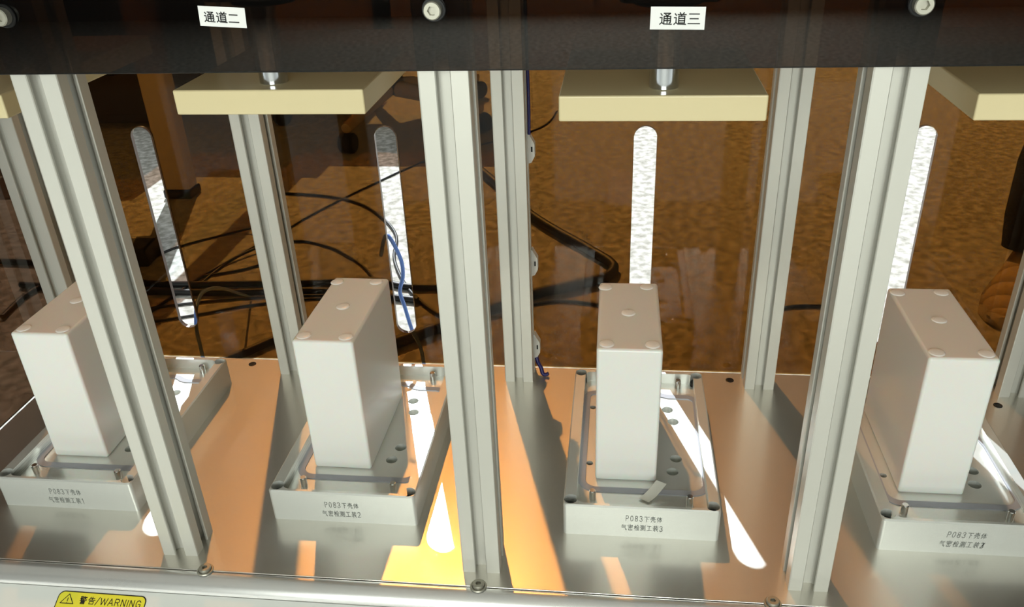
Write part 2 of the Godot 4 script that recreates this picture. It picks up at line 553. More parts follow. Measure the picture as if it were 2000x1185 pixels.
func fixture_body() -> ArrayMesh:
	# origin: middle of the front bottom edge, y = 0 on the base plate, z runs back to -0.204
	var hull := Shape.new()
	var outer := rounded_rect(-0.0633, -0.204, 0.0633, 0.0, 0.003, 5)
	var inset := rounded_rect(-0.0621, -0.2028, 0.0621, -0.0012, 0.0020, 5)
	hull.prism(outer, 0, 2, 0.0, 0.0300, true, false)
	var count := outer.size()
	for i in count:
		var j := (i + 1) % count
		var a := Vector3(outer[i].x, 0.0300, outer[i].y)
		var b := Vector3(outer[j].x, 0.0300, outer[j].y)
		var c := Vector3(inset[j].x, 0.0312, inset[j].y)
		var d := Vector3(inset[i].x, 0.0312, inset[i].y)
		hull.quad(a, b, c, d, ((b - a).cross(d - a) * (1.0 if (b - a).cross(d - a).y > 0 else -1.0)).normalized())
	for pair in [[outer, 0.0, Vector3.DOWN], [inset, 0.0312, Vector3.UP]]:
		var tris := Geometry2D.triangulate_polygon(pair[0])
		for i in range(0, tris.size(), 3):
			var q := []
			for k in 3:
				q.append(Vector3(pair[0][tris[i + k]].x, pair[1], pair[0][tris[i + k]].y))
			hull.tri(q[0], q[1], q[2], pair[2], pair[2], pair[2])
	var combo := CSGCombiner3D.new()
	combo.name = "fixture_cutting"
	var start := CSGMesh3D.new()
	start.mesh = hull.done()
	combo.add_child(start)
	var cut := func(poly: PackedVector2Array, top: float, depth: float) -> void:
		var c := CSGPolygon3D.new()
		c.polygon = poly
		c.depth = depth
		c.smooth_faces = true
		c.operation = CSGShape3D.OPERATION_SUBTRACTION
		combo.add_child(c)
		c.transform = Transform3D(Basis(Vector3.RIGHT, PI / 2), Vector3(0, top - depth, 0))
	cut.call(rounded_rect(-0.053, -0.1995, 0.0542, -0.0036, 0.007, 6), 0.06, 0.04)
	for q in [[-0.0573, -0.0075], [0.0573, -0.0065], [-0.0573, -0.1975], [0.0573, -0.1975]]:
		cut.call(circle(q[0], q[1], 0.0055), 0.06, 0.058)
	for q in [[0.032, -0.079], [0.028, -0.061], [0.0275, -0.153], [0.032, -0.134], [-0.044, -0.153], [-0.044, -0.068]]:
		cut.call(circle(q[0], q[1], 0.0052 if q[0] > 0.0 else 0.003), 0.06, 0.052)
	add_child(combo)
	await get_tree().process_frame
	await get_tree().process_frame
	var m: Mesh = combo.bake_static_mesh()
	remove_child(combo)
	combo.free()
	return m


func circle(x: float, y: float, r: float, seg := 28) -> PackedVector2Array:
	var out := PackedVector2Array()
	for k in seg:
		out.append(Vector2(x + r * cos(TAU * k / seg), y + r * sin(TAU * k / seg)))
	return out


# a closed ring of rectangular section along a polygon path
func gasket_mesh() -> ArrayMesh:
	var path := PackedVector2Array()
	var corner := func(cx: float, cy: float, r: float, from: float) -> void:
		for k in 7:
			var t: float = TAU * (from + 0.25 * k / 6)
			path.append(Vector2(cx + r * cos(t), cy + r * sin(t)))
	corner.call(0.0435, -0.0455, 0.0125, 0.0)      # front right
	corner.call(-0.0375, -0.0455, 0.0125, 0.25)    # front left
	path.append(Vector2(-0.050, -0.140))
	corner.call(-0.0415, -0.1695, 0.0085, 0.5)     # back left
	path.append(Vector2(-0.034, -0.178))
	path.append(Vector2(-0.028, -0.1815))
	path.append(Vector2(0.012, -0.1815))
	path.append(Vector2(0.018, -0.1805))
	path.append(Vector2(0.023, -0.1765))
	path.append(Vector2(0.029, -0.1745))
	corner.call(0.0465, -0.1655, 0.009, 0.75)      # back right
	path.append(Vector2(0.0555, -0.127))
	path.append(Vector2(0.0545, -0.120))
	path.append(Vector2(0.056, -0.112))
	var s := Shape.new()
	var n := path.size()
	var inner := []
	var outer := []
	for i in n:
		var d := (path[(i + 1) % n] - path[(i + n - 1) % n]).normalized()
		var o := Vector2(d.y, -d.x)
		inner.append(path[i] - o * 0.0031)
		outer.append(path[i] + o * 0.0031)
	var y0 := 0.0197
	var y1 := 0.0209
	for i in n:
		var j := (i + 1) % n
		var up := func(p: Vector2, y: float) -> Vector3: return Vector3(p.x, y, p.y)
		s.quad(up.call(inner[i], y1), up.call(inner[j], y1), up.call(outer[j], y1), up.call(outer[i], y1), Vector3.UP)
		for ring in [[inner, 1.0], [outer, -1.0]]:
			var e: Vector2 = (path[i] - ring[0][i]).normalized() * -1.0
			s.quad(up.call(ring[0][i], y0), up.call(ring[0][j], y0), up.call(ring[0][j], y1), up.call(ring[0][i], y1), Vector3(e.x, 0, e.y))
	return s.done()


func engraving(number: String) -> ArrayMesh:
	var spots := []
	var x := -0.0140
	for ch in ["P", "0", "8", "3"]:
		spots.append([ch, x, 0.0218, 0.0027, 0.0062])
		x += 0.0037
	for ch in ["下", "壳", "体"]:
		spots.append([ch, x + 0.0002, 0.0218, 0.0043, 0.0063])
		x += 0.0050
	x = -0.0172
	for ch in ["气", "密", "检", "测", "工", "装"]:
		spots.append([ch, x, 0.0122, 0.0043, 0.0065])
		x += 0.0051
	spots.append([number[0], x, 0.0121, 0.0029, 0.0063])
	if number.length() > 1:
		return lettering(spots + [["/", x + 0.0004, 0.0116, 0.0028, 0.0055], ["1", x + 0.0006, 0.0116, 0.0026, 0.0054]], 0.00052, 0.00008, 0.10)
	return lettering(spots, 0.00052)


func make_fixtures() -> void:
	var body: Mesh = await fixture_body()
	var gasket := gasket_mesh()
	var pin := Shape.new()
	pin.lathe([Vector2(0.0029, 0.0), Vector2(0.0029, 0.0086), Vector2(0.0023, 0.0093), Vector2(0.0, 0.0093)], 24)
	var pin_mesh := pin.done()
	var screw := Shape.new()
	screw.lathe([Vector2(0.0, 0.0), Vector2(0.0053, 0.0), Vector2(0.0053, 0.0212), Vector2(0.0048, 0.0220), Vector2(0.0024, 0.0220), Vector2(0.0022, 0.0190), Vector2(0.0, 0.0190)], 24)
	var screw_mesh := screw.done()
	var block := rbox_mesh(Vector3(0, 0.066, -0.0585), Vector3(0.052, 0.132, 0.117), 0.0026, 4)
	var plug := Shape.new()
	plug.lathe([Vector2(0.0062, 0.0), Vector2(0.0061, 0.0002), Vector2(0.0052, 0.0008), Vector2(0.0030, 0.0011), Vector2(0.0, 0.0012)], 28)
	var plug_mesh := plug.done()
	var plate := rbox_mesh(Vector3(0, 0.0081, -0.102), Vector3(0.1275, 0.0162, 0.204), 0.0012, 3)
	var rod := Shape.new()
	rod.lathe([Vector2(0.0, 0.0), Vector2(0.0088, 0.0), Vector2(0.0093, 0.0006), Vector2(0.0093, 0.055), Vector2(0.0, 0.055)], 40)
	var rod_mesh := rod.done()
	var cyl := Shape.new()
	cyl.rbox(Vector3(0, 0.049, 0), Vector3(0.062, 0.098, 0.062), 0.006, 3)
	var cyl_mesh := cyl.done()
	var collar := Shape.new()
	collar.lathe([Vector2(0.012, -0.004), Vector2(0.02, -0.004), Vector2(0.021, -0.003), Vector2(0.021, 0.0)], 28)
	var collar_mesh := collar.done()
	var metal := mat("milled_block", Color.WHITE)
	var where := ["at the far left, behind the left front post, engraved with a 1", "between the left and middle front posts, engraved 2", "right of the middle front post, with pale tape on it", "at the far right, engraved with an overstruck 3"]
	var over := ["standing in the far left fixture, half hidden by the left front post", "standing in the fixture engraved 2, showing its right side", "standing in the fixture engraved 3, seen almost straight on", "standing in the far right fixture, showing its left side"]
	var press := [["far left, cut off by the left photo edge", 0.3510, 0.001], ["left of the middle front post, below the first channel sticker", 0.3532, -0.0005], ["right of the middle front post, below the second channel sticker", 0.3482, 0.0012], ["at the far right, cut off by the right photo edge", 0.3482, -0.001]]
	for k in 4:
		var c := (k - 1.5) * PITCH
		var t := thing("test_fixture", "aluminium test fixture " + where[k], "fixture", Vector3(c, 0.0, -0.0481), "test fixtures on the base plate")
		part(t, "body", body, metal)
		part(t, "gasket", gasket, mat("gasket", Color.WHITE)).set_meta("label", "grey rubber gasket ring in the pocket")
		for q in [[-0.040, -0.0215], [0.040, -0.0195], [0.0395, -0.1920], [-0.0395, -0.1925]]:
			part(t, "locating_pin", pin_mesh, mat("steel_pin", Color.WHITE), Vector3(q[0], 0.0199, q[1]))
		for q in [[-0.0573, -0.0075], [0.0573, -0.0065], [-0.0573, -0.1975], [0.0573, -0.1975]]:
			part(t, "mounting_screw", screw_mesh, mat("black_plastic", Color.WHITE), Vector3(q[0], 0.0020, q[1]))
		var off: float = [-0.0013, -0.0014, 0.0016, -0.0008][k]
		part(t, "engraved_lettering", engraving(["1", "2", "3", "34"][k]), mat("engraving", Color.WHITE), Vector3(off, [0.0, 0.0, 0.0012, 0.0008][k], 0.0001))
		# the white block standing in the pocket
		var b := thing("plastic_block", "white plastic block " + over[k], "block", Vector3(c - 0.0125 + [0.0008, 0.0, 0.0, 0.0005][k], 0.0201, -0.0938), "white plastic blocks in the fixtures")
		b.rotation.y = [0.0, -0.012, 0.006, 0.0][k]
		part(b, "body", block, mat("white_plastic", Color.WHITE))
		for q in [[-0.018, -0.0085], [0.018, -0.0085], [-0.0005, -0.060], [-0.0205, -0.1065], [0.016, -0.1085]]:
			part(b, "plug", plug_mesh, mat("plug_plastic", Color(0.90, 0.90, 0.89), 0.3), Vector3(q[0], 0.1318, q[1]))
		# the press above it
		var p := thing("press_plate", "cream plastic press plate " + press[k][0], "plate", Vector3(c + press[k][2], press[k][1], -0.0455), "cream press plates on chrome rods")
		part(p, "plate", plate, mat("cream_plastic", Color.WHITE))
		part(p, "rod", rod_mesh, mat("chrome", Color.WHITE), Vector3(0.0016 - 0.0045 * [0.0, 0.8, 0.0, 0.0][k], 0.0161, -0.0205)).set_meta("label", "polished chrome rod")
		var a := thing("air_cylinder", ["black air cylinder above the far left press plate", "black air cylinder above the press plate left of the middle front post", "black air cylinder above the second channel sticker", "black air cylinder above the far right press plate"][k], "cylinder", Vector3(c + press[k][2] + 0.0016, press[k][1] + 0.0711, -0.066), "air cylinders behind the smoked panel")
		part(a, "barrel", cyl_mesh, mat("black_plastic", Color.WHITE))
		part(a, "collar", collar_mesh, mat("black_plastic", Color.WHITE))
	# a strip of tape across the gasket of the third fixture
	var tape := Shape.new()
	var e0 := Vector3(0.1422, 0.0, -0.0828)
	var dir := Vector3(-0.0148, 0, 0.0140)
	var wide := Vector3(0.0041, 0, 0.0022)
	for i in 6:
		var f := i / 6.0
		var g := (i + 1) / 6.0
		var y := [0.0298, 0.0276, 0.0254, 0.0236, 0.0224, 0.0217, 0.0214]
		var a := Vector3(e0.x, y[i], e0.z) + dir * f
		var b := Vector3(e0.x, y[i + 1], e0.z) + dir * g
		var up := Vector3(0, 0.00025, 0)
		tape.quad(a - wide + up, b - wide + up, b + wide + up, a + wide + up, Vector3.UP)
		tape.quad(a - wide, b - wide, b + wide, a + wide, Vector3.DOWN)
		tape.quad(a - wide, b - wide, b - wide + up, a - wide + up, -wide.normalized())
		tape.quad(a + wide, b + wide, b + wide + up, a + wide + up, wide.normalized())
	lone("tape_strip", "short strip of pale tape stuck over the gasket at the block's foot in fixture 3", "tape", tape.done(), mat("tape", Color.WHITE))


func make_smoked_panel() -> void:
	var t := thing("smoked_panel", "dark smoked acrylic panel bolted across the top of the front posts", "panel", Vector3(0, 0.392, 0.0))
	part(t, "sheet", rbox_mesh(Vector3(0, 0.0645, 0.0028), Vector3(1.035, 0.129, 0.0050), 0.0004, 2), mat("smoked_tint", Color.WHITE))
	var head := hex_head(0.0049, 0.0050, 0.0026)
	var ring := Shape.new()
	ring.lathe([Vector2(0.0, 0.0), Vector2(0.0066, 0.0), Vector2(0.0066, 0.0008), Vector2(0.0062, 0.0012), Vector2(0.0, 0.0012)], 32)
	var ring_mesh := ring.done()
	var words := ["upper left, cut by the photo's edge, on the dark panel", "in the middle of the dark panel, over the middle post", "at the upper right of the dark panel, over the right post"]
	for k in 3:
		var b := thing("panel_bolt", "silver hex socket bolt " + words[k], "bolt", Vector3([-0.2512, -0.0008, 0.2520][k], [0.4255, 0.4252, 0.4240][k], 0.0054), "silver bolts holding the smoked panel")
		b.rotation.x = PI / 2
		part(b, "washer", ring_mesh, mat("dark_steel", Color.WHITE))
		part(b, "head", head, mat("bolt", Color.WHITE), Vector3(0, 0.0011, 0))
	for a in [[-0.1212, 0.4230, 0.0270, 0.0108, -0.062, "二", "white paper sticker on the left of the dark panel, reading channel two in Chinese"], [0.1298, 0.4186, 0.0286, 0.0116, -0.02, "三", "white paper sticker above the chrome rod, reading channel three in Chinese"]]:
		var st := thing("channel_sticker", a[6], "sticker", Vector3(a[0], a[1], 0.0054), "channel stickers on the smoked panel")
		st.rotation.z = a[4]
		var w: float = a[2]
		var h: float = a[3]
		part(st, "paper", box_mesh(Vector3(-w / 2, -h / 2, 0), Vector3(w / 2, h / 2, 0.0002)), mat("paper", Color.WHITE))
		var x0 := -w * 0.40 if a[5] == "二" else -w * 0.34
		var spots := []
		for ch in ["通", "道", a[5]]:
			spots.append([ch, x0, h * 0.27, w * 0.24, h * 0.60])
			x0 += w * 0.26
		part(st, "lettering", lettering(spots, 0.00062), mat("print", Color.WHITE), Vector3(0, 0, 0.0002))
	# the roof of the machine, above the picture
	lone("machine_roof", "aluminium top plate resting on all the posts, above the picture", "plate", box_mesh(Vector3(-0.5175, 0.5202, -0.3068), Vector3(0.5175, 0.5282, 0.0055)), mat("brushed_plate", Color.WHITE))


const SLOT_LOW := 0.0385
const SLOT_HIGH := 0.2685
const SLOT_R := 0.0108


func slot_centres() -> Array:
	return [-1.5 * PITCH, -0.5 * PITCH, 0.5 * PITCH, 1.5 * PITCH]


func make_back_panel() -> void:
	var high := 0.518
	var wide := 0.5175
	var t := thing("back_panel", "amber tinted acrylic back panel with four tall slots, behind the back posts", "panel", Vector3(0, 0.0004, 0))
	var front := Shape.new()
	var back := Shape.new()
	var cs := slot_centres()
	for i in 5:
		var poly := PackedVector2Array()
		var left: float = -wide if i == 0 else cs[i - 1]
		var right: float = wide if i == 4 else cs[i]
		poly.append(Vector2(left, 0))
		poly.append(Vector2(right, 0))
		if i < 4:
			for k in 13:
				var a := -PI / 2 - PI * k / 12.0
				var cy := SLOT_LOW + SLOT_R if k < 6 else SLOT_HIGH - SLOT_R
				if k == 6:
					poly.append(Vector2(right - SLOT_R, SLOT_LOW + SLOT_R))
				poly.append(Vector2(right + SLOT_R * cos(a), cy + SLOT_R * sin(a)))
		poly.append(Vector2(right, high))
		poly.append(Vector2(left, high))
		if i > 0:
			for k in 13:
				var a := PI / 2 - PI * k / 12.0
				var cy := SLOT_HIGH - SLOT_R if k < 6 else SLOT_LOW + SLOT_R
				if k == 6:
					poly.append(Vector2(left + SLOT_R, SLOT_HIGH - SLOT_R))
				poly.append(Vector2(left + SLOT_R * cos(a), cy + SLOT_R * sin(a)))
		var tris := Geometry2D.triangulate_polygon(poly)
		for q in range(0, tris.size(), 3):
			for side in [[front, PANEL, Vector3.BACK], [back, PANEL - 0.0048, Vector3.FORWARD]]:
				var p := []
				for k in 3:
					p.append(Vector3(poly[tris[q + k]].x, poly[tris[q + k]].y, side[1]))
				side[0].tri(p[0], p[1], p[2], side[2], side[2], side[2])
	part(t, "front_face", front.done(), mat("acrylic_face", Color.WHITE))
	part(t, "rear_face", back.done(), mat("acrylic_face", Color.WHITE))
	# added louvre leaves tint the view, pass the amber sun and block the white
	var core := Shape.new()
	var step := 0.0004
	var thick := 0.0013
	var drop := thick * 1.25
	var run := AMBER_RUN.normalized()
	var nn := Vector3(1, 0, 0).cross(run).normalized()
	var y := 0.0
	while y < high + drop:
		var xs := [-wide]
		var ym := y - drop / 2
		for c in cs:
			var half := 0.0
			if ym > SLOT_LOW and ym < SLOT_HIGH:
				var dy := maxf(maxf(SLOT_LOW + SLOT_R - ym, ym - (SLOT_HIGH - SLOT_R)), 0.0)
				half = sqrt(maxf(SLOT_R * SLOT_R - dy * dy, 0.0))
			if half > 0.0:
				xs.append(c - half)
				xs.append(c + half)
		xs.append(wide)
		for i in range(0, xs.size(), 2):
			var z0 := PANEL - 0.0017 - thick
			core.quad(Vector3(xs[i], y, z0), Vector3(xs[i + 1], y, z0), Vector3(xs[i + 1], y - drop, z0 + thick), Vector3(xs[i], y - drop, z0 + thick), nn)
		y += step
	part(t, "tint_louvres", core.done(), mat("amber_tint", Color.WHITE))
	for c in cs:
		var rim := Shape.new()
		var loop := []
		for k in 24:
			var a := TAU * (k + 0.5) / 24.0
			loop.append(Vector2(c + (SLOT_R - 0.00005) * cos(a), (SLOT_HIGH - SLOT_R if sin(a) > 0.0 else SLOT_LOW + SLOT_R) + (SLOT_R - 0.00005) * sin(a)))
		for k in 24:
			var p: Vector2 = loop[k]
			var q: Vector2 = loop[(k + 1) % 24]
			var mid := (p + q) / 2
			var inw := Vector3(c - mid.x, clampf(mid.y, SLOT_LOW + SLOT_R, SLOT_HIGH - SLOT_R) - mid.y, 0).normalized()
			rim.quad(Vector3(p.x, p.y, PANEL), Vector3(q.x, q.y, PANEL), Vector3(q.x, q.y, PANEL - 0.0048), Vector3(p.x, p.y, PANEL - 0.0048), inw)
		part(t, "slot_edge", rim.done(), mat("slot_edge", Color(0.42, 0.36, 0.33), 0.2))
	var side := rbox_mesh(Vector3(0, 0.259, -0.146), Vector3(0.004, 0.517, 0.300), 0.0004, 2)
	lone("side_panel", "dark amber acrylic side panel at the left end of the machine", "panel", side, mat("smoked_tint", Color.WHITE), Vector3(-0.5198, 0.0004, 0.0))
	lone("side_panel", "dark amber acrylic side panel at the right end of the machine", "panel", side, mat("smoked_tint", Color.WHITE), Vector3(0.5198, 0.0004, 0.0))


func make_cable_clips() -> void:
	var words := ["topmost grey cable clip on the right side of the clipped back post", "middle grey cable clip on the right side of the clipped back post", "lowest grey cable clip on the clipped back post, above the dark blue tie"]
	for k in 3:
		var y: float = [0.250, 0.1305, 0.0320][k]
		var t := thing("cable_clip", words[k], "clip", Vector3(0.0151, y, -0.2955), "grey cable clips on the back post")
		var s := Shape.new()
		var poly := PackedVector2Array([Vector2(0, -0.014), Vector2(0.003, -0.013), Vector2(0.0062, -0.007), Vector2(0.0062, 0.005), Vector2(0.003, 0.011), Vector2(0.001, 0.015), Vector2(0, 0.015)])
		s.prism(poly, 0, 1, -0.0045, 0.0045)
		part(t, "clip_body", s.done(), mat("clip", Color.WHITE))
		var slot := rbox_mesh(Vector3.ZERO, Vector3(0.0016, 0.0052, 0.0004), 0.0002, 1)
		part(t, "strap_opening", slot, mat("dark_steel", Color.WHITE), Vector3(0.0036, 0.0, 0.0046))
	lone("cable_tie", "dark blue cable tie end hanging below the clips, curling onto the base plate", "cable tie", cable_mesh([Vector3(0.0172, 0.019, -0.293), Vector3(0.0185, 0.014, -0.291), Vector3(0.0225, 0.0085, -0.287), Vector3(0.0245, 0.0035, -0.284), Vector3(0.0275, 0.0026, -0.283), Vector3(0.0305, 0.0042, -0.283)], 0.0021), mat("navy_tie", Color.WHITE))
	lone("signal_wire", "thin dark blue wire running down the clipped back post", "wire", cable_mesh([Vector3(0.0172, 0.50, -0.2895), Vector3(0.0170, 0.40, -0.2895), Vector3(0.0172, 0.30, -0.2895), Vector3(0.0168, 0.265, -0.2895)], 0.0015), mat("navy_tie", Color.WHITE))


# ---------------------------------------------------------------- what stands behind the machine
func floor_cable(label: String, group: String, r: float, m: Material, pts: Array) -> void:
	var path := []
	for p in pts:
		path.append(Vector3(p[0], FLOOR + r + (p[2] if p.size() > 2 else 0.0), p[1]))
	lone("floor_cable", label, "cable", cable_mesh(path, r), m, Vector3.ZERO, Basis(), group)


func make_background() -> void:
	var rubber := mat("black_rubber", Color.WHITE)
	floor_cable("thick black hose bent in a sharp V on the carpet behind fixture 3", "", 0.0105, rubber, [[-0.50, -2.05], [-0.238, -1.58], [-0.093, -1.31], [0.04, -1.135], [0.088, -1.07], [0.094, -1.035], [0.075, -1.0], [0.0, -0.955], [-0.055, -0.925], [-0.231, -0.775], [-0.33, -0.69], [-0.45, -0.60]])
	floor_cable("upper of two thick black power cables lying side by side behind fixture 1", "black power cables behind fixture 1", 0.0065, rubber, [[-1.35, -1.03], [-1.21, -1.035], [-1.05, -1.02], [-0.93, -0.965], [-0.80, -0.945], [-0.63, -0.955], [-0.50, -0.965], [-0.38, -0.98], [-0.30, -0.955], [-0.16, -0.96]])
	floor_cable("lower of two thick black power cables lying side by side behind fixture 1", "black power cables behind fixture 1", 0.0065, rubber, [[-1.10, -0.93], [-0.95, -0.915], [-0.816, -0.912], [-0.66, -0.915], [-0.50, -0.93], [-0.40, -0.925], [-0.27, -0.90]])
	floor_cable("short thick black cable crossing the carpet just behind the plate, left of fixture 2", "", 0.0075, rubber, [[-0.60, -0.62], [-0.528, -0.697], [-0.478, -0.757], [-0.42, -0.80], [-0.34, -0.83]])
	var thin := mat("thin_cable", Color(0.06, 0.055, 0.05), 0.5)
	var loops := "thin black cables tangled behind fixture 1"
	floor_cable("thin black cable looping highest in the tangle behind fixture 1", loops, 0.0028, thin, [[-0.90, -1.05], [-0.86, -1.13], [-0.78, -1.20], [-0.70, -1.22, 0.01], [-0.63, -1.18], [-0.61, -1.10], [-0.66, -1.03], [-0.74, -0.99]])
	floor_cable("thin black cable running diagonally through the tangle behind fixture 1", loops, 0.0030, thin, [[-0.78, -0.80], [-0.76, -0.90], [-0.73, -1.02], [-0.67, -1.12, 0.006], [-0.60, -1.17], [-0.52, -1.14], [-0.47, -1.10], [-0.42, -1.05], [-0.37, -0.97], [-0.33, -0.86]])
	floor_cable("thin black cable crossing low in the tangle behind fixture 1", loops, 0.0026, thin, [[-0.84, -0.83], [-0.76, -0.86], [-0.66, -0.89], [-0.56, -0.91], [-0.45, -0.92]])
	floor_cable("thin black cable rising toward the desk leg from the tangle", loops, 0.0026, thin, [[-0.73, -0.95], [-0.71, -1.08], [-0.66, -1.20], [-0.62, -1.32], [-0.54, -1.50], [-0.40, -1.75], [-0.15, -2.0], [-0.1, -2.2]])
	floor_cable("thin black cable nearest the machine in the tangle behind fixture 1", loops, 0.0025, thin, [[-0.86, -0.78], [-0.76, -0.80], [-0.66, -0.84], [-0.60, -0.87], [-0.50, -0.90], [-0.42, -0.91]])
	floor_cable("thin dark cable with a long bow on the carpet behind fixture 2's block", "", 0.0035, thin, [[-0.75, -1.46], [-0.62, -1.44], [-0.52, -1.39], [-0.44, -1.30], [-0.385, -1.20], [-0.36, -1.08], [-0.30, -0.95], [-0.22, -0.85], [-0.12, -0.78]])
	floor_cable("thin dark cable arching left of fixture 3's white block", "", 0.0032, thin, [[-0.13, -0.86], [-0.08, -0.885], [-0.03, -0.91], [0.02, -0.915], [0.08, -0.90], [0.14, -0.885]])
	floor_cable("thin dark cable on the carpet left of the right front post", "", 0.0032, thin, [[0.38, -0.90], [0.43, -0.915], [0.48, -0.915], [0.55, -0.90]])
	floor_cable("black cord arching at the far left, behind the leftmost block", "", 0.0055, rubber, [[-1.05, -0.80], [-1.06, -0.90], [-1.02, -0.97], [-0.97, -0.93], [-0.92, -0.88], [-0.88, -0.85]])
	var blue := mat("blue_tube", Color.WHITE)
	lone("air_tube", "blue air tube hanging behind the leftmost slot of the amber panel", "tube", cable_mesh([Vector3(-0.60, FLOOR + 0.006, -0.90), Vector3(-0.545, -0.156, -0.75), Vector3(-0.465, -0.041, -0.55), Vector3(-0.415, 0.0227, -0.42), Vector3(-0.3935, 0.038, -0.36), Vector3(-0.390, 0.026, -0.343), Vector3(-0.3911, 0.008, -0.34), Vector3(-0.392, -0.03, -0.34), Vector3(-0.394, -0.10, -0.335)], 0.0022), blue, Vector3.ZERO, Basis(), "blue air tubes behind the panel slots")
	lone("air_tube", "blue air tube bowed behind the second slot, right of fixture 2's block", "tube", cable_mesh([Vector3(-0.165, 0.10, -0.37), Vector3(-0.148, 0.136, -0.345), Vector3(-0.1345, 0.112, -0.34), Vector3(-0.1335, 0.090, -0.34), Vector3(-0.139, 0.070, -0.34), Vector3(-0.1355, 0.050, -0.34), Vector3(-0.130, 0.020, -0.34), Vector3(-0.122, -0.005, -0.34), Vector3(-0.119, -0.04, -0.335), Vector3(-0.119, -0.12, -0.335)], 0.0022), blue, Vector3.ZERO, Basis(), "blue air tubes behind the panel slots")
	# power brick
	var brick := thing("power_brick", "black power adapter brick on the carpet behind the left front post", "adapter", Vector3(-0.955, FLOOR, -1.06))
	brick.rotation.y = 0.12
	part(brick, "case", rbox_mesh(Vector3(0, 0.021, 0), Vector3(0.15, 0.042, 0.075), 0.006), mat("black_plastic", Color.WHITE))
	part(brick, "rim", box_mesh(Vector3(-0.074, 0.0415, -0.030), Vector3(0.074, 0.0425, -0.022)), mat("clip", Color.WHITE))
	# desk
	var d := thing("office_desk", "office desk with a beige metal leg, in the upper left behind the amber panel", "desk", Vector3(-1.0, FLOOR, -1.43))
	part(d, "leg", rbox_mesh(Vector3(0.0, 0.375, -0.018), Vector3(0.066, 0.71, 0.05), 0.008), mat("beige_metal", Color.WHITE))
	part(d, "foot", rbox_mesh(Vector3(0.0, 0.012, -0.018), Vector3(0.074, 0.024, 0.060), 0.006), mat("black_plastic", Color.WHITE))
	part(d, "leg", rbox_mesh(Vector3(-1.45, 0.375, -0.018), Vector3(0.066, 0.71, 0.05), 0.008), mat("beige_metal", Color.WHITE))
	part(d, "foot", rbox_mesh(Vector3(-1.45, 0.012, -0.018), Vector3(0.074, 0.024, 0.060), 0.006), mat("black_plastic", Color.WHITE))
	part(d, "unseen_tabletop", rbox_mesh(Vector3(-0.72, 0.742, -1.32), Vector3(1.56, 0.025, 0.74), 0.005), mat("dark_wood", Color.WHITE))  # top out of view, set back so its shade falls on the carpet
	part(d, "back_board", rbox_mesh(Vector3(-0.72, 0.50, -1.64), Vector3(1.50, 0.45, 0.02), 0.004), mat("dark_wood", Color.WHITE))
	for x in [0.0, -1.45]:
		part(d, "side_rail", rbox_mesh(Vector3(x, 0.708, -0.84), Vector3(0.05, 0.04, 1.64), 0.006), mat("beige_metal", Color.WHITE))
	# drawer unit under the desk
	var u := thing("drawer_unit", "dark drawer unit standing under the desk, left of the beige leg", "drawer unit", Vector3(-1.52, FLOOR, -2.25))
	part(u, "carcass", rbox_mesh(Vector3(0, 0.30, 0), Vector3(0.42, 0.56, 0.46), 0.006), mat("dark_wood", Color.WHITE))
	for k in 3:
		var f := part(u, "drawer", rbox_mesh(Vector3(0, 0.13 + 0.175 * k, 0.235), Vector3(0.40, 0.165, 0.014), 0.004), mat("dark_wood", Color.WHITE))
		part(f, "handle", rbox_mesh(Vector3(0, 0.18 + 0.175 * k, 0.248), Vector3(0.14, 0.014, 0.012), 0.004), mat("black_plastic", Color.WHITE))
	for q in [[-0.17, 0.18], [0.17, 0.18], [-0.17, -0.18], [0.17, -0.18]]:
		part(u, "foot", box_mesh(Vector3(q[0] - 0.02, 0, q[1] - 0.02), Vector3(q[0] + 0.02, 0.022, q[1] + 0.02)), mat("black_plastic", Color.WHITE))
	make_chair()
	make_person()


func make_chair() -> void:
	var t := thing("office_stool", "black office stool on castors, upper middle behind the amber panel", "stool", Vector3(-0.62, FLOOR, -2.13))
	var black := mat("black_plastic", Color.WHITE)
	var col := Shape.new()
	col.lathe([Vector2(0.045, 0.085), Vector2(0.045, 0.13), Vector2(0.028, 0.15), Vector2(0.028, 0.40), Vector2(0.0, 0.40)], 20)
	part(t, "column", col.done(), black)
	var wheel := Shape.new()
	wheel.lathe([Vector2(0.0, -0.022), Vector2(0.024, -0.022), Vector2(0.029, -0.017), Vector2(0.029, -0.004), Vector2(0.026, -0.003), Vector2(0.026, 0.003), Vector2(0.029, 0.004), Vector2(0.029, 0.017), Vector2(0.024, 0.022), Vector2(0.0, 0.022)], 20)
	var wheel_mesh := wheel.done()
	for k in 5:
		var a := TAU * k / 5.0 + 0.13
		var e := Vector3(-sin(a), 0, cos(a))
		var arm := Shape.new()
		arm.tube([e * 0.03 + Vector3.UP * 0.10, e * 0.18 + Vector3.UP * 0.088, e * 0.345 + Vector3.UP * 0.070], [0.026, 0.021, 0.014], 12)
		part(t, "base_arm", arm.done(), mat("beige_metal", Color.WHITE))
		var w := part(t, "castor", wheel_mesh, black, e * 0.345 + Vector3.UP * 0.029, Basis(Vector3.UP, -a) * Basis(Vector3.FORWARD, PI / 2))
		w.scale = Vector3.ONE * 1.0
	part(t, "seat", rbox_mesh(Vector3(0.02, 0.432, -0.20), Vector3(0.52, 0.07, 0.36), 0.03, 4), mat("grey_fabric", Color.WHITE))  # seat shifted off the column so its shade falls on the carpet


